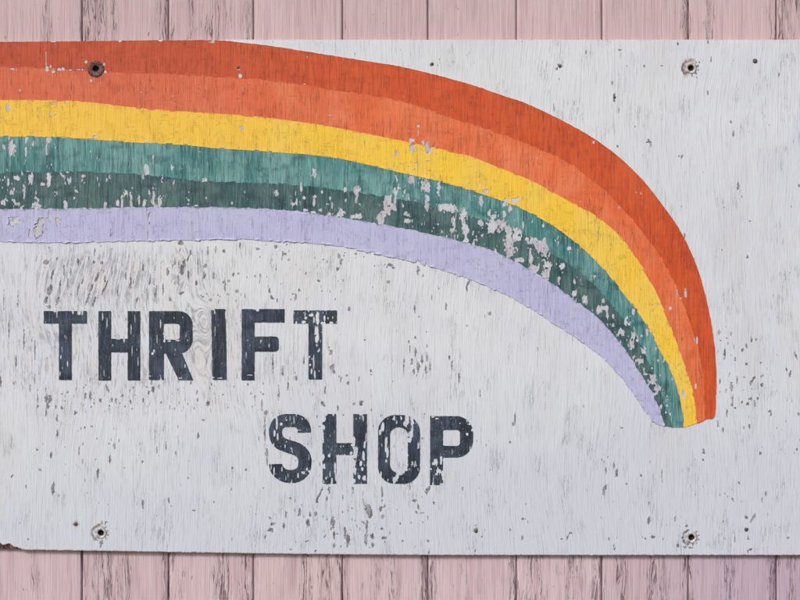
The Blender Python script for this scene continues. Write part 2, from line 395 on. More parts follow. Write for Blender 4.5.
# chips in the white paint: x, y, half width, half height, slant
CH = [(46.5,399,2,5,.1),(50.5,398,1.8,5),(48,406,1.8,4),(46,414,1.2,5),(38,398,.7,7),(38,406,1,3),(62,408,1.6,2.2),(56,407,1,2.4),(57,419,1.2,5),(75.5,413.5,2,2),(57.5,433,1,4),
(85.5,395,1,4),(90.5,396,1.2,6),(94,403,1.2,2),(100,400.5,1.6,2),(107.5,388,1.4,5,-.3),(112,400,1,3),(116,401,1.3,4),(122.5,395.5,1.4,2),(130.5,401,1.5,1.2),(132,409,1,1.2),(153,390,2,4),(147,387,1.3,2),(159,387,1.2,3),
(85,428,1,1.6),(81,428.5,.8,2),(92,426.5,1.8,1),(97,438.5,1.2,1.2),(83,444,1,2),(82.8,461,1,3),(79,452,.7,5),(51,454.5,1.2,4.2),(37.5,450,1.2,2.4),(98,473,1.4,6),(53,490,2.2,4.6),(53.8,485,1.4,3),(110,459,1.6,5),(124.5,468,1.3,1.3),(142.5,462,1.2,1.6),(114.5,445,1.3,3),(40,470,1.6,1.4,-.6),(12,476,1.6,2.4,.4),
(203.7,420,2.2,1),(198.5,435.5,1.4,3),(143,504,1.5,5),(169,500,1.2,4),(166,446,.8,5),(157,451,.8,5),(231.5,489,.8,4),(194,510.5,2.4,1),(246,470,1,2),(188,478,1,1),(232,468,1.2,1.2),(208,403,2.4,4),(265,432,1.2,16),(262,405,1,8),(176,453,1,2),
(102,523,1,3),(73.5,524,1,1),(107,522,1.4,1.2),
(320,494,1.4,7,.45),(317,500,1.6,4,.3),(329,489,1.3,5),(327,499,1,3),(300,512,1.4,5),(308,523,2.2,5),(310,515,1.2,3),(286,514,1,4),(290,498,1.8,1.2),(284,525,1.5,3),(316,514,1.8,2.4),(333,523,2.4,7),(334,535,1.4,5),(334,546,1.6,3),(348,540,2.6,8),(345,533,1.2,7),(352,508,1.2,2.6,-.3),(349,507,1,1.4),
(368,510,3.4,6),(371,513,2.6,6),(363,522.5,1.6,1.6,-.7),(367,527,1.6,9),(366,540,1.4,7),(372,536,2.4,3),(373,545,1.5,3),(381,509,1.8,3.5),(383,517,2,2.4),(382,529,2.2,1.2),(384,538,3.2,1.6),(382,492,1.1,7),(353,490,1,4),(415,501,3.4,1.8),(418.5,507,1.4,4,-.3),(422,513,3,1),(434,503,1.6,2),(410,487,1.1,5),(428,490,2.6,4,.4),(428,541,1.6,1.4),(429,553,1,4),
(271,530,4,2.5),(273,524,3,2),(270,518,2,1.4),(291,549.5,1.6,1),(306,541.5,1.4,1),(315.5,551,1.2,1),(324,537,1.3,1.2),(266,413,2.2,3,.2),(267,455,1.2,12),
(432,64,2.1,2.1),(560,66,2.6,2.6,-.6),(557,69,1.6,1.6),(614.5,98,1.6,4.5),(612,83,1,3),(594,142,1.6,1.6),(649,142,3.6,1.4,-.2),(648,140,1.2,1.2),(651,145,1,3),(682,156.5,1.2,2.4),(733.5,134,1,4),(731,122,.9,2),(755,61,2.2,2.2),(708,42,1,3),(711,60,.8,4),(779,75,.8,4),(620,50,2.4,.8),(644.5,66,1,2),(678,44,1,2),(586,52,.9,4),(662,66,2.2,.8),(627,66,1,1),(708,92,1,3),(619,111,.7,4),(618,146,1.5,1.5),(554,108,.8,6),(738,186,1,5),(799,186,1.6,1.6),(684.5,237,1.3,5,.2),(694,263,1,5),(750,221,1.2,1.2),(747.5,257,1.2,3),(703,172,.8,.8),(722,250,1,1),
(719,332,1,3.5),(720.5,340.5,1,1.2),(727,338,1.2,.8),(731,334,1.2,2.4),(724.8,354,1.2,8),(735,359,1.1,3),(742.5,350,1.6,2.2),(746.5,346,1.2,3),(751.5,340,1,3),(756,340,1.6,2),(746.5,364,1.4,1.8),(761,363,1.3,1.3),(796,356,1.6,4,-.2),(790,374,1.7,4,.1),(777,354.5,1,1),(731.5,387,1.6,6),(737,380,.9,7),(744,377,.9,1.4),(753,379,1.4,3,.2),(751,383,1.4,3.5),(754.5,378,2,2.2),(762,385,1.8,2.8),(763,376,1.2,1.2),(733,398,1.4,4),(750,399,3,1.4),(743,390,1.5,1),(720,382,.8,3),(726,391,.8,3),(732,405,2,2),(748,404,2.4,2),(758,398,1.4,1.2),(735,408,1.6,1.2),(755,403,1.4,4),(770,411,2,1.8),(771,414,1.2,3),(799,414,1.5,1.6),(742,402,1.3,2),(727,413,1,5),(749.5,426,1,3.5),(718,425,1,4),(723,430,.9,3),
(704,451.5,1.8,3.6),(703,460,1.2,1.6),(760.5,453.5,1.2,2.2),(797,449,1.3,2),(739,483,1.3,1.8),(733,500,1.2,3,-.4),(695,494.5,1.2,1.2),(649,503,1,2.4),(641,475.5,1.1,1.8),(604,491.5,1.7,6),(606,487,1.2,3),(617,473,1.6,5),(614,465,1,4),(649,520.5,1.4,5),(675,519,1.1,4),(645,539,1.6,1.2),(653,537,2.6,1.6),(568,536.5,1.5,3.4,.3),(571,533,1.6,1.6),(562,539,1.4,1.4),(614,547,1.4,4),(609,539,.8,2),(746,529.5,2.4,2.4),(746,517.5,2.6,1.8),(753,518,1.8,4.5,.5),(748,538,1,3),(678,545.5,1.9,1.9),(735,540,.8,4),(762,500,.8,4),(766,494,1,3),(788,538,1,1.4),(750,549.5,3,1),(748,551.5,1.2,1.2),(606,470,1.1,4),(622,428,2.6,1),(662,474,.8,6),(627,484,1,1.4),
(476,530,2.8,2.8),(475.5,525,1,1.6),(482,537,1,2),(475,551,1,2),(510.5,530,1,3.4),(522.5,538,1.4,2.6),(523,519,2.6,1.2),(513,424,1,3),(515,418,.8,8),(510,442,1,1.4),(479,488,.8,.8),(526,504,.8,.8),(480,475,.8,.8),
(349,309,1.2,2.6),(347,375.5,1.4,1.4),(371,371,1.7,2.2),(371,374.5,1.4,1.2),(415,337.5,1.4,2.2),(415,307.5,1.2,4),(446,306,1.2,4),(388,282,1.8,2),(373,287,1,1.2),(439,288.5,1.2,1.2),(490,314,1.6,3),(426.5,332,1,1),(467,325.5,1.4,.8),(409,342,1,2),(359,379,1,3),(449,358,1.2,3),(432,298,.8,3),(480,393,.8,4),(365,340,1.4,1.2),(319,281,2,1.4),(322,291,1,1.4),(337.5,269,1.8,2.6),(339,256,1.6,3.5),(341,262,1.4,4),(418,270,1.7,5),(423,276,1.2,2),(390.5,265,3,1.6),(393,268,2,1),(468,284,1.4,6,.4),(467,289,1,4),(356,254,2.4,1),(296,297,1.4,4),(299,290,1.2,2),(283,254,1.4,3),(289,260,2,1),(276,246,1.6,1.2),(269.5,290,1.2,2),
(258,249,2.6,1.6),(276,247,2,2),(240,245,1,4),(224,251,1.8,1.8),(208,251,.9,5),(216,250,.9,4),(191,253,1.2,4),(198,268,1,8),(205.5,266,2,2.4,.4),(204,276,1.2,4),(196.5,283,1.4,4),(214,275.5,1.1,4.5),(225,286,1,9),(229,281,1.3,2),(237,291,1.6,2),(233.5,274,.9,2.6),(238.5,273.5,1.2,1.6),(255,276,1.2,1.6),(260,275.5,1,2),(269.5,291.5,1.6,2),(272,298,1.6,3,-.4),(277.5,300.5,1.6,2.2),(181,243,3.4,2.4),(182,270,2.4,6),(184.5,263,1.8,5),(179,264,1,5),(178.5,280,1,7),(188.5,276,1.3,5),(168,272,1.4,5),(182,293,2.6,1.6,.6),(175,262,1,5),(218,295,1,1.2),(228,294.5,1.6,1),(203,297,2.4,1),(211,300,1.6,2),(188,259,.9,5,.3),(170,300,1.4,3),
(46,262,3.6,2.8),(52,276,1.6,5,.3),(50,290,3,6,.2),(46,300,2,5,.2),(49,307,2.6,2.4),(58,300,1.4,5,.2),(57,259,1.6,2),(78,261,1.6,3),(94,262,1.8,1.8),(102,263,2,2),(105,279,1.1,4),(106,286,1,7,.3),(97,278,1.2,6,.3),(92,288,1.2,7,.35),(88,298,1.2,8,.35),(83,280,.9,7,.2),(78,290,.9,8,.2),(94,302,1.4,7,.3),(103,292,1.4,5,.3),(71,272,1,5),(68,284,.9,7),(64,270,.9,7),(60,285,.9,8,.1),(137,300,1.2,5,.3),(131,284,.9,9),(126,276,.8,8),(143,266,.9,7),(150,280,1,8,.1),(156,292,1,7,.1),(163,288,1,6),(112,272,.8,7),(118,290,.8,9),
(412,362,1.6,4),(416,352,1.4,5),(418,366,2,6),(422,360,1.2,7),(427,356,1,5),(414,371,1.2,4),(426,370,1.2,5),(404,366,.8,10),(410,350,.8,5),(430,366,.8,8),(452,366,.8,6),(459,378,.8,6),
(283,371,.9,8),(273,362,.8,14),(279,392,1.1,9),(296,378,2,2.6),(304,360,1.4,5),(332,367,2.2,4,.2),(334,372,1.8,4,-.2),(341,380,1.4,3),(348,383,1.6,2.4),(331,352,1.6,3.5),(325,390,1.2,4),(288,386,1.2,5),(361,404,1.8,3,-.4),(323,404,2,3,-.5),(362,402,1.8,2),(338,408,1,5),(354,404,1.6,1.6),
(0.5,382,1.2,8),(14,384,.9,5),(30,388,.7,5),(35,380,.7,5),(4,300,.8,10),(9,330,.8,12),(18,300,.8,12),(24,340,1,12),(35,350,.8,14),(16,362,.8,10)]
Rr = random.Random(11)
def scatter(n_, x0, y0, x1, y1, w, h, sl=0.0):
    for _ in range(n_):
        CH.append((Rr.uniform(x0, x1), Rr.uniform(y0, y1), .72 * w[0] + (w[1] - w[0]) * .85 * Rr.random() ** 2, .8 * h[0] + (h[1] - h[0]) * Rr.random() ** 2, Rr.gauss(sl, .12)))
scatter(46, 712, 325, 800, 440, (.5, .95), (.8, 3))
scatter(50, 600, 440, 800, 548, (.45, .85), (.7, 2.5))
scatter(50, 540, 45, 800, 330, (.4, .8), (.6, 2.6))
scatter(90, 265, 486, 430, 548, (.5, 1.3), (.7, 3.5))
scatter(95, 20, 395, 265, 540, (.45, .9), (.7, 3.2))
scatter(80, 60, 382, 265, 412, (.6, 1.3), (.8, 3.2))
scatter(60, 335, 265, 600, 410, (.4, .8), (.6, 3))
scatter(35, 480, 420, 620, 548, (.4, .8), (.6, 2.4))
scatter(70, 262, 243, 345, 300, (.5, 1.1), (.6, 2.4))
scatter(28, 340, 252, 400, 268, (.6, 1.3), (.6, 1.6))
scatter(18, 255, 41, 420, 60, (.4, .8), (.7, 2))
scatter(22, 420, 41, 560, 75, (.4, .8), (.7, 2))
scatter(70, 35, 245, 262, 305, (.5, .95), (1.2, 5), .15)
scatter(70, 5, 300, 345, 395, (.45, .9), (1.2, 5), .05)
scatter(60, 262, 400, 490, 490, (.5, 1.1), (1, 4))
scatter(26, 690, 60, 700, 78, (.5, 1), (.6, 1.6))
scatter(60, -88, 245, 0, 548, (.5, 1), (.8, 4))
scatter(60, 800, 45, 888, 548, (.5, 1), (.8, 3))

# crescents of broken paint round the washers
screws = [(96, 69, 'rusty'), (691, 68, 'pale'), (100.8, 533, 'pale'), (691.5, 537.5, 'pale')]
for (cx, cy, kd) in screws[1:]:
    for a_ in np.arange(100, 260, 14) if cy > 100 else np.arange(120, 245, 14):
        r_ = 7.6; CH.append((cx - 1 + r_ * math.cos(math.radians(a_)), cy - r_ * math.sin(math.radians(a_)), Rr.uniform(.9, 1.8), Rr.uniform(1, 2.2)))
    for a_ in np.arange(-80, 80, 32):
        CH.append((cx + 7.5 * math.cos(math.radians(a_)), cy - 7.5 * math.sin(math.radians(a_)), 1.0, 1.2))
CH += [(678, 545.5, 1.8, 1.8), (691, 548, 3.6, 1.6), (686, 547, 2.5, 1.4), (687, 526, 2, 1.4), (101, 543, 2.4, 1.2), (101, 546, 1, 2)]

x0, y0, x1, y1, res = -90, 36, 890, 560, 1.0
X, Y = grid(x0, y0, x1, y1, res)
chip = splats(X, Y, CH, x0, y0, res)
for (cx, cy, kd) in screws:   # clean paint right under the washers
    pass
gu = X.copy(); gv = Y.copy()
gu += 16 * (vnoise(X / 90, Y / 120, 5) - .5) + 2.5 * (vnoise(X / 24, Y / 60, 6) - .5)
gu += boxw(X, Y, 20, 240, 165, 315, 30) * .28 * (Y - 280)
def eye(cx, cy, sx, sy, A): return A * np.exp(-(((X - cx) / sx) ** 2 + ((Y - cy) / sy) ** 2))
gu += eye(206, 322, 11, 20, -24) + eye(196, 356, 9, 30, 17) + eye(182, 268, 8, 16, -14) + eye(416, 362, 10, 18, -8) + eye(300, 440, 14, 30, -7)
grain = np.zeros_like(X) + .06
for (a_, b_, c_, d_, s_, f_) in [(35, 250, 165, 312, .95, 16), (10, 300, 262, 392, .62, 16), (188, 308, 216, 385, 1.0, 6), (165, 246, 215, 305, .75, 12), (255, 330, 345, 400, .45, 14), (262, 405, 440, 500, .38, 14),
                             (262, 480, 400, 552, .4, 14), (405, 345, 435, 385, .5, 8), (20, 385, 262, 420, .5, 12), (-88, 250, 10, 520, .35, 20), (10, 400, 262, 545, .22, 20), (262, 243, 345, 300, .35, 14), (-10, 250, 40, 400, .45, 14), (480, 330, 640, 545, .12, 20)]:
    grain = np.maximum(grain, s_ * boxw(X, Y, a_, b_, c_, d_, f_))
ring = np.maximum.reduce([boxw(X, Y, 190, 306, 214, 378, 4), .8 * boxw(X, Y, 166, 322, 180, 338, 2), .7 * boxw(X, Y, 172, 250, 192, 290, 6), .45 * boxw(X, Y, 256, 325, 305, 378, 10), .5 * boxw(X, Y, 38, 255, 160, 308, 14)])
wear = np.zeros_like(X) + .05
for (a_, b_, c_, d_, s_, f_) in [(60, 380, 262, 410, .50, 10), (262, 486, 425, 552, .42, 12), (35, 248, 262, 300, .30, 14), (262, 243, 345, 262, .52, 8), (340, 250, 400, 266, .5, 6), (400, 262, 520, 285, .3, 8), (264, 400, 440, 490, .34, 10), (262, 520, 282, 540, .75, 5),
                             (712, 330, 790, 440, .34, 14), (600, 440, 760, 552, .27, 16), (20, 395, 262, 545, .28, 20), (300, 345, 350, 400, .38, 10), (405, 345, 435, 385, .42, 8), (540, 45, 660, 150, .15, 20)]:
    wear = np.maximum(wear, s_ * boxw(X, Y, a_, b_, c_, d_, f_))
wear = wear * .8 - .1 * boxw(X, Y, 300, 262, 700, 400, 20)
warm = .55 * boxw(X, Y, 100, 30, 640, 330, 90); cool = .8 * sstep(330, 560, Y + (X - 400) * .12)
rust = splats(X, Y, [(688, 66, 7, 8), (686, 70, 4, 8), (691, 60, 5, 2), (100, 531, 6, 6), (755, 61, 2.4, 2.4), (76, 524, 3.4, 3.4), (691, 537, 6, 6)], x0, y0, res) * .8
F = rect(X, Y, -88, 39.3, 888, 555.3, .8)
topE = 39.6 + 2.0 * (1 - sstep(-20, 230, X)); botE = 555.2 - 6.0 * (1 - sstep(-80, 560, X)) ** 1.6
F = np.minimum(F, Y - topE); F = np.minimum(F, botE - Y)
brk = 549.0 - 4.2 * (1 - sstep(-10, 23, X)) - 2.0 * vnoise(X / 1.6, Y * 0, 3) * (X < 22) * (X > -60) - 3 * vnoise(X / 5, Y * 0, 4) * (X < 16) * (X > -60)
F = np.where((X < 22) & (X > -60), np.minimum(F, brk - Y), F)
F = F - .5 * (vnoise(X / 2.2, Y / 2.2, 77) - .35) * (np.abs(F) < 3)
for (cx, cy, kd) in screws: F = np.minimum(F, np.hypot(X - cx, Y - cy) - 4.2)
edge = np.exp(-np.clip(F, 0, 9) / 1.1) * np.where(Y > 300, .95, .5)
for (cx, cy, kd) in screws: edge = np.where(np.hypot(X - cx, Y - cy) < 12, 0, edge)
attrs = dict(edge=edge, ring=ring, chip=chip, grain_u=gu, grain_v=gv, grain=np.clip(grain, 0, 1), wear=wear, warm=warm, cool=cool, rust=rust)
me = march('face_panel', F, x0, y0, res, 0.0, .0035, OFF, attrs)
panel = link(me, [MWHITE, MEDGE], sign)
# plywood core behind the face ply
Xc, Yc = grid(-90, 36, 890, 560, 2.0)
tE = 39.9 + 2.0 * (1 - sstep(-20, 230, Xc)); bE = 554.9 - 6.0 * (1 - sstep(-80, 560, Xc)) ** 1.6 - .6 * vnoise(Xc / 3, Yc * 0, 9)
Fc = np.minimum(np.minimum(rect(Xc, Yc, -87.6, 39.6, 887.6, 555), Yc - tE), bE - Yc)
for (cx, cy, kd) in screws: Fc = np.minimum(Fc, np.hypot(Xc - cx, Yc - cy) - 4.4)
me = march('plywood_core', Fc, -90, 36, 2.0, .0032, .0098, OFF)
link(me, [MDARKWOOD, MEDGE], sign)
me['note'] = 0

# ------------------------------------------------------------------ rainbow
L0 = [(-88, 43.5), (-20, 42.2), (0, 41.6), (100, 40.9), (200, 40.6), (226, 41.2), (240, 43), (265, 45.5), (319, 54), (376, 63), (410, 69), (467.5, 84), (501, 95.5), (530, 105.6), (580.6, 131), (614, 153.5), (641, 179), (658, 200), (678.5, 229), (695, 263), (705.5, 298), (712.5, 335), (715.6, 370), (715.4, 400), (713.6, 417), (707, 418.5), (698, 423)]
L1 = [(-88, 68), (-20, 67), (0, 67), (44, 68), (84, 71), (152, 73), (210, 76), (270, 80.5), (332.5, 89.5), (400, 101), (447, 116.4), (501, 134), (535, 147), (564, 160), (597.5, 184), (625, 211), (645, 235), (665, 264), (685, 308), (699, 352), (704.5, 390), (705.5, 419)]
L2 = [(-88, 101), (-20, 100.5), (0, 100.5), (67.5, 101), (101, 104), (135, 108), (175.5, 111.4), (236, 115.4), (270, 118.5), (332.5, 127.5), (400, 141), (440.5, 149.5), (467.5, 156), (501, 168.7), (535, 183), (565, 199.5), (591, 213), (618, 235), (638, 261), (655, 291), (670, 326), (682, 359), (692, 390), (696.5, 423)]
L3 = [(-88, 136), (0, 136), (67.5, 137.4), (128, 141.7), (182, 144.4), (216, 147.8), (265, 151), (332, 157), (400, 172), (450.6, 184), (501, 200), (530, 212.5), (564, 233), (597.5, 262), (624.5, 294.5), (645, 322), (661.6, 353), (674, 378), (681, 402), (684, 427)]
L4 = [(-88, 173), (0, 172.5), (67.5, 171.5), (135, 174), (202.5, 181), (270, 183), (332, 189), (400, 199), (440, 208), (484, 220), (530, 238), (550, 252), (580.6, 272), (607.6, 300), (628, 325), (646, 355), (656, 382), (665, 406), (672, 427)]
L5 = [(-88, 210), (0, 209.5), (67.5, 209), (169, 207.5), (270, 209.5), (332, 216.5), (407, 229.7), (454, 240), (494.5, 252), (535, 273), (564, 293), (597.5, 318), (620, 344), (644, 380), (655, 400), (662, 418), (664, 425)]
L6 = [(-88, 242), (0, 241.5), (50.6, 242.5), (135, 240.5), (236, 239), (265, 240), (332, 244.5), (366, 251.6), (417, 262.4), (467.5, 278), (501, 292), (530, 308), (557, 325), (591, 348), (614, 369), (634, 394), (646, 412), (655, 423)]
LS = [smooth(p) for p in (L0, L1, L2, L3, L4, L5, L6)]
HG = [(12,150,3.6,8),(12,142,2,4),(26,140,1.8,4),(26,152,1.4,6),(33,144,1,3),(49,140,2.5,4.5),(46.5,151,1,7),(4,147,2,3),(9,138,1.2,3),(146,170,3.2,6),(153,160,1.2,6),(172,168,1.4,3),(205,179.5,3,2.2),(314,173,2.4,5),(301,187,1.3,6),(356,191,3.6,6),(411,180,3,4.5),(427,188,3,7),(427,202,2.4,10),(422.5,184,1.8,7),(438.5,188,2.4,8),(395,197,1.6,9),(387.5,206,5,8),
(481,201,2.2,6),(487,191,2.4,3),(515,201,4.4,5),(506,203,4,4),(510,208,2,4),(489,213,2.4,4),(494,216,3,3),(504,215,1.6,6),(494,226,8,7),(501,225,7,5),(508,232,4,8),(517,234,5,7),(509,245,5,10),(510,252,4,6),(541,246,6,8),(533,241,5,4),(545,250,3.4,8),(463,215,3.6,8),(465,229,3.4,7),(451,208,6,4),(442,207,5,4),(454,222,1.5,5),(452,230,2.5,2.2),(481,223,3,3),(466,241.5,2.5,1.2),(520,260,5,2.6),(531,258,2.6,5),(533.6,269,6,4.5),(545,274,4.6,7),(547,265,4,3.6),(562,265,3,3),(559,278,1.5,2),(543,226,1.3,2),(561,230,1.5,1.5),(569.5,248,2,2),(523,225.5,1,4),(527,239,2.5,2),
(388,200,4.2,5),(391,207,4.6,5),(380,219,4,6),(384,214,3,4),(406,214,3,2.5),(407,221,4,2.4),(403,205,1.4,3),(356,198,1.8,6),(358,216,5,3),(341,213,4,4),(346,200,1.8,2),(332,206,1,4),(314,202,1.5,5),(330,198,1,2),(322,192,1.2,2),(276,192,2,3),(320,210,2,1.5),(306,210,3,1.6),(330,214,4,1.4),(313,212,3,1.5),(304,198,1.5,2),(345,190,1.5,3),(352,216,2,2),
(24,190,1.6,11),(31,178,2.5,6),(49,180,2.8,8),(43,184,3,1.6),(16,178,3.5,2.2),(8,182,1.3,4),(36,206,5,3.2),(66,204,2.2,8),(17,203.5,2,2),(3,203,2.5,3),(76,191,2,2),(74,198,1.2,2),(83,176,1.5,1.5),(68,172,3,1),(105,205,2,3),(118,203,2,3),(110,177,1.2,2.5),(84,183,1,1),(14,189,1.2,2),(22,174,1,2),
(131,199,1.6,8),(139,200,1.4,6),(144,203,2,4),(153,200,2,6),(160,201,2.2,6),(122,200,1.3,7),(162,180,1.2,5),(174,182,1.2,3),(143,176,1.4,4),(156,206,3,1.8),(206,198,1,2),(232,203,1,2),(277,194,2,2),(188,204,1.5,1),(196,205.5,2,1),
(574,282,2,4),(574,293,2.5,3),(585,299.5,3,4.6),(600,309,3.2,4),(605,308,4,2.6),(607,314.5,1.2,7),(626,320,2.2,5),(633.5,312,2,3),(613,316,1.5,3),(633,335.5,2.5,4),(647,333,1.3,4),(621.5,332,3,4),(613,325,1.2,2),(603.5,301,1.6,3),(577,277,1,1),
(631,345,3.4,5.5),(644,350,2.6,5),(640,361,4,2.6),(653,379,3.4,6.4),(658,388,4.6,3.2),(655,394,3,2),(644,369,1,1.5),(646,374,3,1),(667,396,1,1.5),(661,407,1.5,2),(666,412,1.2,1.5),(667,405,1.5,1.5),(672,379,1.2,1.5),(660,375,1,1.5),(652,368,1.2,1.2),(648,385,1.2,1.5),(670,414,1,1.4)]
HY = [(8,108,2.4,3.6),(412,147,2.8,7),(428.5,149,3.4,5),(395,152,.7,4),(397,152,.9,4),(411,162,.8,.8),(416,163.5,2,.9),(428,161,2,.8),(409,167,1,1.5),(414,169.5,2,.7),(242,128,1.8,3),(94.5,137,1.6,2),(72.5,101,2.2,1.5),(515,200,4,3),(506,200,3,2),(486,191,2.6,2.4),(683.6,394,1.8,4),(52,103,6,.7),(56,115,3,.7),(50,113,1,3),(65,103,3,.6),(657,305,3,.6),(584,185,.6,3),(587,186,2.4,.6),(146,140,2,1)]
HR = [(418,126,1.5,2),(412,140,3,2.6),(423,140,1,5),(427,145,2.5,4),(418,133,.6,5),(685.6,293,1.5,5.5),(697,341,1.2,4.5),(694,338,.9,3),(670,308,1.5,2.2),(690,348,1,1.5),(695.6,386,1,2.5),(677,292,.7,6),(680,298,1.6,.8),(47,69,2,3.2),(61,69,4.5,1.6),(53,71,2,2),(70,70,3,.9),(80,69.5,8,.6),(50,66,1.5,2),(46,58,.6,9),(12,69,2.5,1),(20,90,1.5,1.5),(238,68,1.7,3),(240,76,2,2.4),(243,89,.8,4),(537,157,1,2.5),(594,142,1.5,2),(587,192,1,1),(619,207,1.2,1.5),(212,42,4,1),(120,41.5,2,1),(53,41.5,2,1),(160,41,2,.8),(307,57,1,1),(306,112,.7,1),(330,115,3,.6),(105,72,1.4,2),(104,64,1,1.6),(86,62,1.6,1.8),(91,80.5,1.8,1.6),(141,92,1.4,.8),(172,96,2,.7)]
HL = [(14,221,6,5),(38,230,4.5,8),(41,221,3,4),(50,217,2,6),(58,221,3,4),(111,232,.9,4),(30,234,1.6,6),(36,208.5,3,1.6),(147,212,.8,4),(149,218,.7,6),(148,235,.6,6),(338,234,.6,7),(46,219,6,.6),(290,243,3,1),(352,249,4,1.2),(372,252.5,3,1),(418,262,2,2),(426,264.5,1.6,2),(655,330,1,1)]

def clipband(X, Y, a, b, grow):
    F = poly(X, Y, list(LS[a]) + list(reversed(LS[b]))) + grow
    return F
rb = None
def build_band(name, a, b, holes, mat, seed, yf, density=None, ragged=.7, x1=722, y1=432, gr=.45, label=None, parent=None, hn=1.0, curl=.22):
    ys_ = [p[1] for p in LS[a] + LS[b]]; gy0 = math.floor(min(ys_) - 3)
    xx1 = max(p[0] for p in LS[a] + LS[b]) + 3; yy1 = max(ys_) + 3
    r = .8
    X, Y = grid(-90, gy0, xx1, yy1, r)
    F = clipband(X, Y, a, b, gr)
    F = F + ragged * (fbm(X / 3.5, Y / 3.5, seed, 3) - .5)
    top = 39.7 + 2.0 * (1 - sstep(-20, 230, X))
    F = np.minimum(F, Y - top - .3 * fbm(X / 4, Y, seed + 3))
    F = np.minimum(F, X + 87.5)
    w = splats(X, Y, holes, -90, gy0, r, 2.8) + .95 * hn * (fbm(X / 1.6, Y / 4.2, seed + 9, 3) - .5) + .6 * hn * (vnoise(X / 1.0, Y / 2.0, seed + 12) - .5)
    Fl = np.minimum(F, (.60 - w) * 14)
    F = np.minimum(F, (.60 - w) * 3)
    if density is not None:
        n_ = fbm(X / 1.5, Y / 4.0, seed + 20, 3) * .75 + .25 * vnoise(X / 9, Y / 12, seed + 25)
        thr = np.quantile(n_, 1 - np.linspace(0, 1, 201))
        dd = np.clip(density(X, Y), 0, 1)
        T = np.interp(dd, np.linspace(0, 1, 201), thr)
        F = np.minimum(F, (T - n_) * 14)
    for (cx, cy, kd) in screws[:1]: F = np.minimum(F, np.hypot(X - cx, Y - cy) - 4.2)
    fd = 1 - sstep(80, 420, X)
    Fs = np.clip(Fl, 0, 6)
    lift = curl * np.exp(-Fs / 1.0) * sstep(.40, .72, fbm(X / 6, Y / 5, seed + 40, 3)) * S
    me = march(name, F, -90, gy0, r, yf, .0008, OFF, dict(fade=fd), lift)
    o = link(me, [mat, mat], parent)
    if label: o['label'] = label
    return o
rainbow = build_band('rainbow', 0, 6, [], MUNDER, 90, -.0004, parent=sign, gr=-.6, curl=0, label='painted rainbow arching down to the right', density=lambda X, Y: .012 + 0 * X)
small = lambda X, Y: .004 + 0 * X
build_band('rainbow_stripe', 0, 1, HR, MRED, 101, -.0010, parent=rainbow, label='outermost dark red orange stripe of the rainbow', density=small)
build_band('rainbow_stripe', 1, 2, HR, MORANGE, 102, -.00095, parent=rainbow, label='light orange stripe of the rainbow', density=small)
build_band('rainbow_stripe', 2, 3, HY, MYELLOW, 103, -.00105, parent=rainbow, label='yellow stripe of the rainbow', density=small)
tl_d = lambda X, Y: .006 + .03 * boxw(X, Y, 380, 150, 570, 280, 20) + .03 * sstep(560, 640, X) + .02 * boxw(X, Y, 0, 140, 60, 175, 8)
build_band('rainbow_stripe', 3, 4, HG, MTEAL, 104, -.0009, parent=rainbow, label='teal stripe of the rainbow with pale scratches', density=tl_d, ragged=1.2)
dk_d = lambda X, Y: .022 + .07 * boxw(X, Y, 120, 190, 165, 210, 5) + .04 * boxw(X, Y, 290, 188, 350, 220, 8) + .06 * boxw(X, Y, 430, 200, 560, 290, 12) + .07 * sstep(560, 610, X) + .04 * (1 - sstep(60, 140, X))
build_band('rainbow_stripe', 4, 5, HG, MDGREEN, 105, -.00085, parent=rainbow, label='dark green stripe of the rainbow, the most flaked', density=dk_d, ragged=1.6)
build_band('rainbow_stripe', 5, 6, HL, MLAV, 106, -.0013, parent=rainbow, label='lavender innermost stripe of the rainbow', ragged=2.6, density=lambda X, Y: .006 + 0 * X, hn=.8, curl=.85)

# ------------------------------------------------------------------ letters
def L_T(x, y): return np.maximum(rect(x, y, 43.8, 311, 87, 323.7, .6), rect(x, y, 58.9, 311.5, 71.8, 380, .6))
def L_H(x, y): return np.maximum.reduce([rect(x, y, 98.4, 311, 111.2, 380.6, .6), rect(x, y, 127.7, 311, 140.3, 380.6, .6), rect(x, y, 105, 338.6, 133, 352.4)])
def L_R(x, y):
    o = np.minimum(rect(x, y, 120, 311, 192.6, 353.5, 14), x - 149)
    o = np.minimum(o, -rect(x, y, 163.9, 323.7, 179.8, 339.6, 3))
    o = np.maximum(o, rect(x, y, 149, 311, 163.9, 380, .6))
    return np.maximum(o, poly(x, y, [(163.5, 349), (166, 344), (179, 346), (193.4, 380.4), (178.9, 380.4)]))
def L_I(x, y): return rect(x - (y - 309) / 71 * 1.1, y, 211.3, 309, 225.7, 380, 1.6)
def L_F(x, y): return np.maximum.reduce([rect(x, y, 241.6, 309, 254.6, 380.4, .6), rect(x, y, 245, 309, 284.6, 322.6, .6), np.minimum(rect(x, y, 235, 336.4, 278.8, 351.7, 4), x - 245)])
def L_T2(x, y): return np.maximum(rect(x, y, 293.4, 310.3, 337, 323.7, .8), rect(x, y, 308.4, 311, 322.2, 379.6, 1.2))
SP = [(304, 433.5), (304.2, 429), (301.5, 423.5), (296, 420.7), (290, 420.5), (284, 420.8), (279, 423.2), (276, 428), (275.6, 434), (277.5, 440), (282, 444), (288, 446.3), (295, 448.5), (301, 452), (304.4, 457.5), (304.8, 464), (303, 470.5), (298, 475), (291, 476.5), (284.5, 475.5), (279, 472), (276, 467), (275.5, 462)]
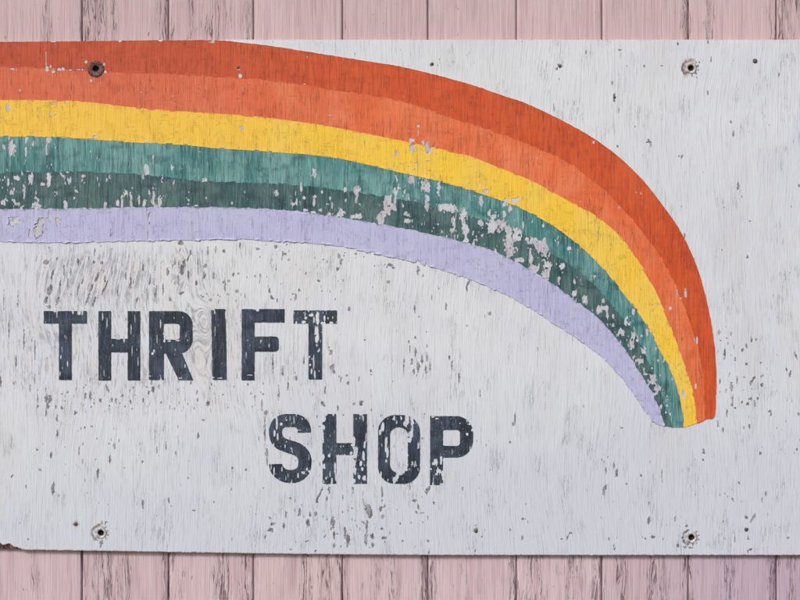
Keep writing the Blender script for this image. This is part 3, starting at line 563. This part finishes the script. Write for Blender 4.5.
def L_S(x, y):
    o = stroke(x, y, smooth(SP, 3), 6.6)
    o = np.where((x > 294) & (y > 425) & (y < 442), np.minimum(o, 432.6 - y + 0 * x) if False else o, o)
    cut1 = np.where((x > 294) & (y > 429) & (y < 443) & (y < 441 + 0 * x), 432.6 - y, 99)
    inner = stroke(x, y, smooth(SP[8:18], 3), 6.6)
    cut1 = np.where(inner > 0, np.maximum(cut1, inner), cut1)
    cut2 = np.where((x < 286) & (y < 468) & (y > 450), y - 464.0, 99)
    cut2 = np.where(inner > 0, np.maximum(cut2, inner), cut2)
    return np.minimum(o, np.minimum(cut1, cut2))
def L_H2(x, y): return np.maximum.reduce([rect(x, y, 322.6, 414, 336.3, 483.8, .6), rect(x, y, 353.3, 414, 367, 483.8, .6), rect(x, y, 330, 443, 360, 455)])
def L_O(x, y): return np.minimum(rect(x, y, 378, 415, 420, 483.9, 17), -rect(x, y, 390, 427.5, 407.8, 472.5, 8))
def L_P(x, y):
    o = np.minimum(rect(x, y, 400, 416, 473, 457.6, 17), x - 430)
    o = np.minimum(o, -rect(x, y, 441.7, 430, 460, 445.8, 3.5))
    return np.maximum(o, rect(x, y, 430, 416, 443, 485, .8))
LET = [
 (L_T, 'first letter T of THRIFT, its bar ragged along the top', (43, 310, 88, 381), [(54.5,310,1.6,2.6),(57,312,.8,5),(72.8,311.5,1.6,3),(79,312.5,2.6,2.4),(82,312,1,4),(61,357,.9,3),(67.5,364,.7,3),(62,350,.6,4),(66,340,.5,5),(47,326,2,1.5),(60,374,.5,3)], .035),
 (L_H, 'letter H of THRIFT with thin pale scratches', (98, 310, 141, 381), [(102.5,316,.8,5),(107,323,.5,6),(131,330,.6,6),(135,318,.5,5),(132,352,.5,7),(118,338.5,2.5,1.2),(124,340,1,3),(104,372,.5,4),(138,361,.5,6)], .03),
 (L_R, 'letter R of THRIFT beside the wavy grain', (149, 310, 193.5, 381), [(160.5,324,.8,5),(164.5,331,.9,10),(164,341,1.4,2),(152.5,353.5,1.4,1.6),(154,351,1.2,1.6),(170,341,3,.7),(177,340.5,3,.6),(157,340,.5,6),(185,366,.6,2),(150,376,1,.8),(180,378,2,.8)], .03),
 (L_I, 'letter I of THRIFT, a plain leaning bar', (211, 308, 228, 381), [(213,377.5,1.8,.7),(220,378,3,.5),(225.5,315,.5,5),(215,330,.5,5),(213,309.5,1.5,1)], .025),
 (L_F, 'letter F of THRIFT with a nick in its top arm', (241, 308, 285, 381), [(257.5,310,1.8,1.4),(255,308.8,3,.8),(269,346,.5,3),(246,355,.5,5),(250,375,3,.6),(263,323,3,.8)], .03),
 (L_T2, 'second letter T of THRIFT with its stem flaked white', (293, 309, 338, 381), [(311,315,2.6,1.6),(305.5,318,1.4,1.4),(303.5,322,2.4,2),(314,320,1,4),(317.6,318,2.2,7),(316.2,330,2.2,6),(316.8,338,2,4.5),(323,323,3,1.6),(324.5,318,1,3.5),(313.6,363,.8,9),(310,365,1.3,1.6),(314.5,374,1.1,5),(319,371,1,1.6),(311.5,371,1,3),(318,351,.9,1.6),(309.5,357,.9,1.6),(331,322.5,2,1),(296,322.5,1,1.6)], .10),
 (L_S, 'letter S of SHOP worn through on its left curve', (268, 413, 312.5, 485), [(276.8,422,1.1,8),(274.5,433,1.3,4.5),(277.5,437,.9,5),(273.5,445,1,3),(281,424,1.5,1.6),(294,420,.6,4.5),(290,418,.5,3),(282,469,.8,4),(274,471,.8,4.5),(303,472.5,2,1.8),(298,475.5,1,3),(306.5,469,1.4,1.6),(291,448,1,.8),(285,446,.8,2),(288,476,.5,4),(309,457,.5,5),(298,430,4,.7),(309,471,1,1.4),(271,466,.6,4)], .08),
 (L_H2, 'letter H of SHOP with its right leg badly flaked', (322, 413, 368, 485), [(323.6,418,2,5),(322.6,427,2.4,3),(325,414.6,3,1.2),(333,414.6,1,1.6),(322.8,436,1.2,7),(323.6,457,1.6,3),(324,466,1.6,4),(332,480.5,.9,3),(335,469,1.2,6),(335.6,477,1.2,4),(330,474,.6,3),(326,478,1,1.4),(353.6,442,2.2,6),(355.2,452,2.4,7),(354,463,1.6,4),(363.5,456,1.5,7),(364.5,445,1,4),(361,463,1.6,3),(355,471,2,4),(359,477,1.6,2.6),(364,478,1.8,2.6),(362,469,1.6,2),(354,481,1.6,2.4),(351,453,2,1.6),(366,436,.6,6),(352,445,1.4,1.6)], .12),
 (L_O, 'letter O of SHOP broken open at its top right', (377, 414, 421, 485), [(382.5,427,1.8,6),(380,432,1.6,3),(386,444,1.6,8),(387.5,453,1.6,6),(386,461,1.6,2),(394,418,1.2,3),(407,419,2.4,6),(405,424,2,3),(411.5,422,1.2,8),(409.6,434,2.6,3),(409.5,440,2.2,3),(412,430,1.4,8),(399,473,4,3),(394.5,480,2.4,4),(397,476,2,3),(403,472,2,2),(406,469.5,2,1.6),(381,474,.8,3),(412,462,1,1.6),(387.8,480,.8,2),(418,445,.6,5),(384,416.5,3,1)], .11),
 (L_P, 'letter P of SHOP with holes in the foot of its stem', (429, 415, 474, 486), [(435.4,461.5,2.8,3.4),(433.5,463.5,2,2),(441,460,1.6,4),(439,471,3,2.2),(436,474,1.6,1.6),(442.6,473,1.8,3),(437,418.5,1.8,1),(433,417,2,.8),(467,434,1.4,1.6),(469.5,424,1.4,1.2),(472,430,1,2),(470,448,.5,3),(431,469,1,1.2),(452,451,.4,4),(441,484,2,1),(443,478,.9,2)], .07),
]
for i, (fn, lab, bb, er, dens) in enumerate(LET):
    r = .45; gx0, gy0 = bb[0] - 3, bb[1] - 3
    X, Y = grid(gx0, gy0, bb[2] + 3, bb[3] + 3, r)
    F = fn(X, Y) + .55 * (fbm(X / 2.2, Y / 3.2, 200 + i, 3) - .5)
    w = splats(X, Y, er, gx0, gy0, r, 2.6) + .9 * (fbm(X / 1.1, Y / 4.6, 230 + i, 3) - .5)
    F = np.minimum(F, (.62 - w) * 3)
    n_ = fbm(X / 1.2, Y / 4.6, 260 + i, 3) * .8 + .2 * vnoise(X / 7, Y / 12, 300 + i)
    thr = np.quantile(n_, 1 - dens * .4)
    F = np.minimum(F, (thr - n_) * 12)
    me = march('letter', F, gx0, gy0, r, -.0006, .0006, OFF)
    o = link(me, [MNAVY, MNAVY], sign, 'letter'); o['label'] = lab

# ------------------------------------------------------------------ screws with cup washers, nails
def lathe(name, prof, seg, jitter=0, seed=0, capped=True):
    """profile of (radius, y) in grid units, revolved about the y axis"""
    R_ = random.Random(seed)
    jt = [1 + jitter * R_.uniform(-1, 1) for _ in range(seg)]
    V = []; Fq = []
    for (r, y) in prof:
        for s_ in range(seg):
            a_ = 2 * math.pi * s_ / seg; rr = r * (jt[s_] if r == prof[0][0] or r == prof[1][0] else 1)
            V.append((rr * math.cos(a_) * S, y * S, rr * math.sin(a_) * S))
    for p in range(len(prof) - 1):
        for s_ in range(seg):
            a, b = p * seg + s_, p * seg + (s_ + 1) % seg
            Fq.append((a, b, b + seg, a + seg))
    if capped: Fq.append(tuple(range((len(prof) - 1) * seg, len(prof) * seg)))
    me = bpy.data.meshes.new(name); me.from_pydata(V, [], Fq); me.update()
    for p in me.polygons: p.use_smooth = True
    return me
labs = ['rusty screw on the rainbow at the top left', 'screw at the top right of the sign', 'screw at the bottom left of the sign', 'screw at the bottom right of the sign']
for i, (cx, cy, kd) in enumerate(screws):
    rusty = kd == 'rusty'
    hd = lathe('screw', [(3.9, 3.4), (3.9, 1.6), (3.2, 1.4), (1.9, 1.5), (1.5, 2.0), (1.3, 3.4), (.5, 3.6)], 20)
    s_ = link(hd, [MSTEEL], sign, 'screw', ((cx - 400) * S, 0, (300 - cy) * S - ZB)); s_['label'] = labs[i]
    ro = 8.2 if rusty else 6.0
    wm_ = lathe('washer', [(ro, .3), (ro, -.12), (ro - .7, -.42), (ro - 1.6, -.45), (3.7, -.25), (3.1, .1), (3.0, 2.0), (3.1, 2.9)], 28, .05, i, False)
    w_ = link(wm_, [MRUST if rusty else MPW], s_, 'washer')
    if rusty: w_.location = (0, -.0011, 0)
for (x, y, r) in [(432, 64, 1.7), (559.5, 66, 1.5), (755, 61, 2.3), (238, 67.5, 1.4), (75.8, 524, 1.8), (476, 531, 1.9), (746.3, 529.5, 1.9), (614.5, 97, 1.3)]:
    nm = lathe('nail', [(r, .3), (r, -.35), (r * .7, -.6), (.2, -.65)], 14)
    link(nm, [MNAIL], sign, 'nail', ((x - 400) * S, -.0008 if y < 70 and x < 260 else 0, (300 - y) * S - ZB))

# ------------------------------------------------------------------ light and camera
EL, AZ = math.radians(40), math.radians(216)
w = bpy.data.worlds.new('World'); sc.world = w; w.use_nodes = True
nt = w.node_tree; nt.nodes.clear()
o_ = nt.nodes.new('ShaderNodeOutputWorld'); bg = nt.nodes.new('ShaderNodeBackground'); sk = nt.nodes.new('ShaderNodeTexSky')
sk.sky_type = 'NISHITA'; sk.sun_disc = False; sk.sun_elevation = EL; sk.sun_rotation = AZ; sk.air_density = 1.0; sk.dust_density = 2.5; sk.ozone_density = .6
bg.inputs[1].default_value = .10
nt.links.new(sk.outputs[0], bg.inputs[0]); nt.links.new(bg.outputs[0], o_.inputs[0])
sd = bpy.data.lights.new('Sun', 'SUN'); sd.energy = 1.5; sd.angle = math.radians(13); sd.color = (1.0, .99, .98)
so = bpy.data.objects.new('Sun', sd); col.objects.link(so)
from mathutils import Vector
dv = Vector((math.sin(AZ) * math.cos(EL), math.cos(AZ) * math.cos(EL), math.sin(EL)))
so.rotation_euler = dv.to_track_quat('Z', 'Y').to_euler(); so.location = dv * 5
cd = bpy.data.cameras.new('Camera'); cam = bpy.data.objects.new('Camera', cd); col.objects.link(cam)
cam.location = (0, -D, 0); cam.rotation_euler = (math.pi / 2, 0, 0)
cd.sensor_width = 36; cd.lens = 36 * D / (800 * S); cd.clip_end = 100
sc.camera = cam
sc.view_settings.view_transform = 'Standard'; sc.view_settings.look = 'None'; sc.view_settings.exposure = 0.45; sc.view_settings.gamma = 1
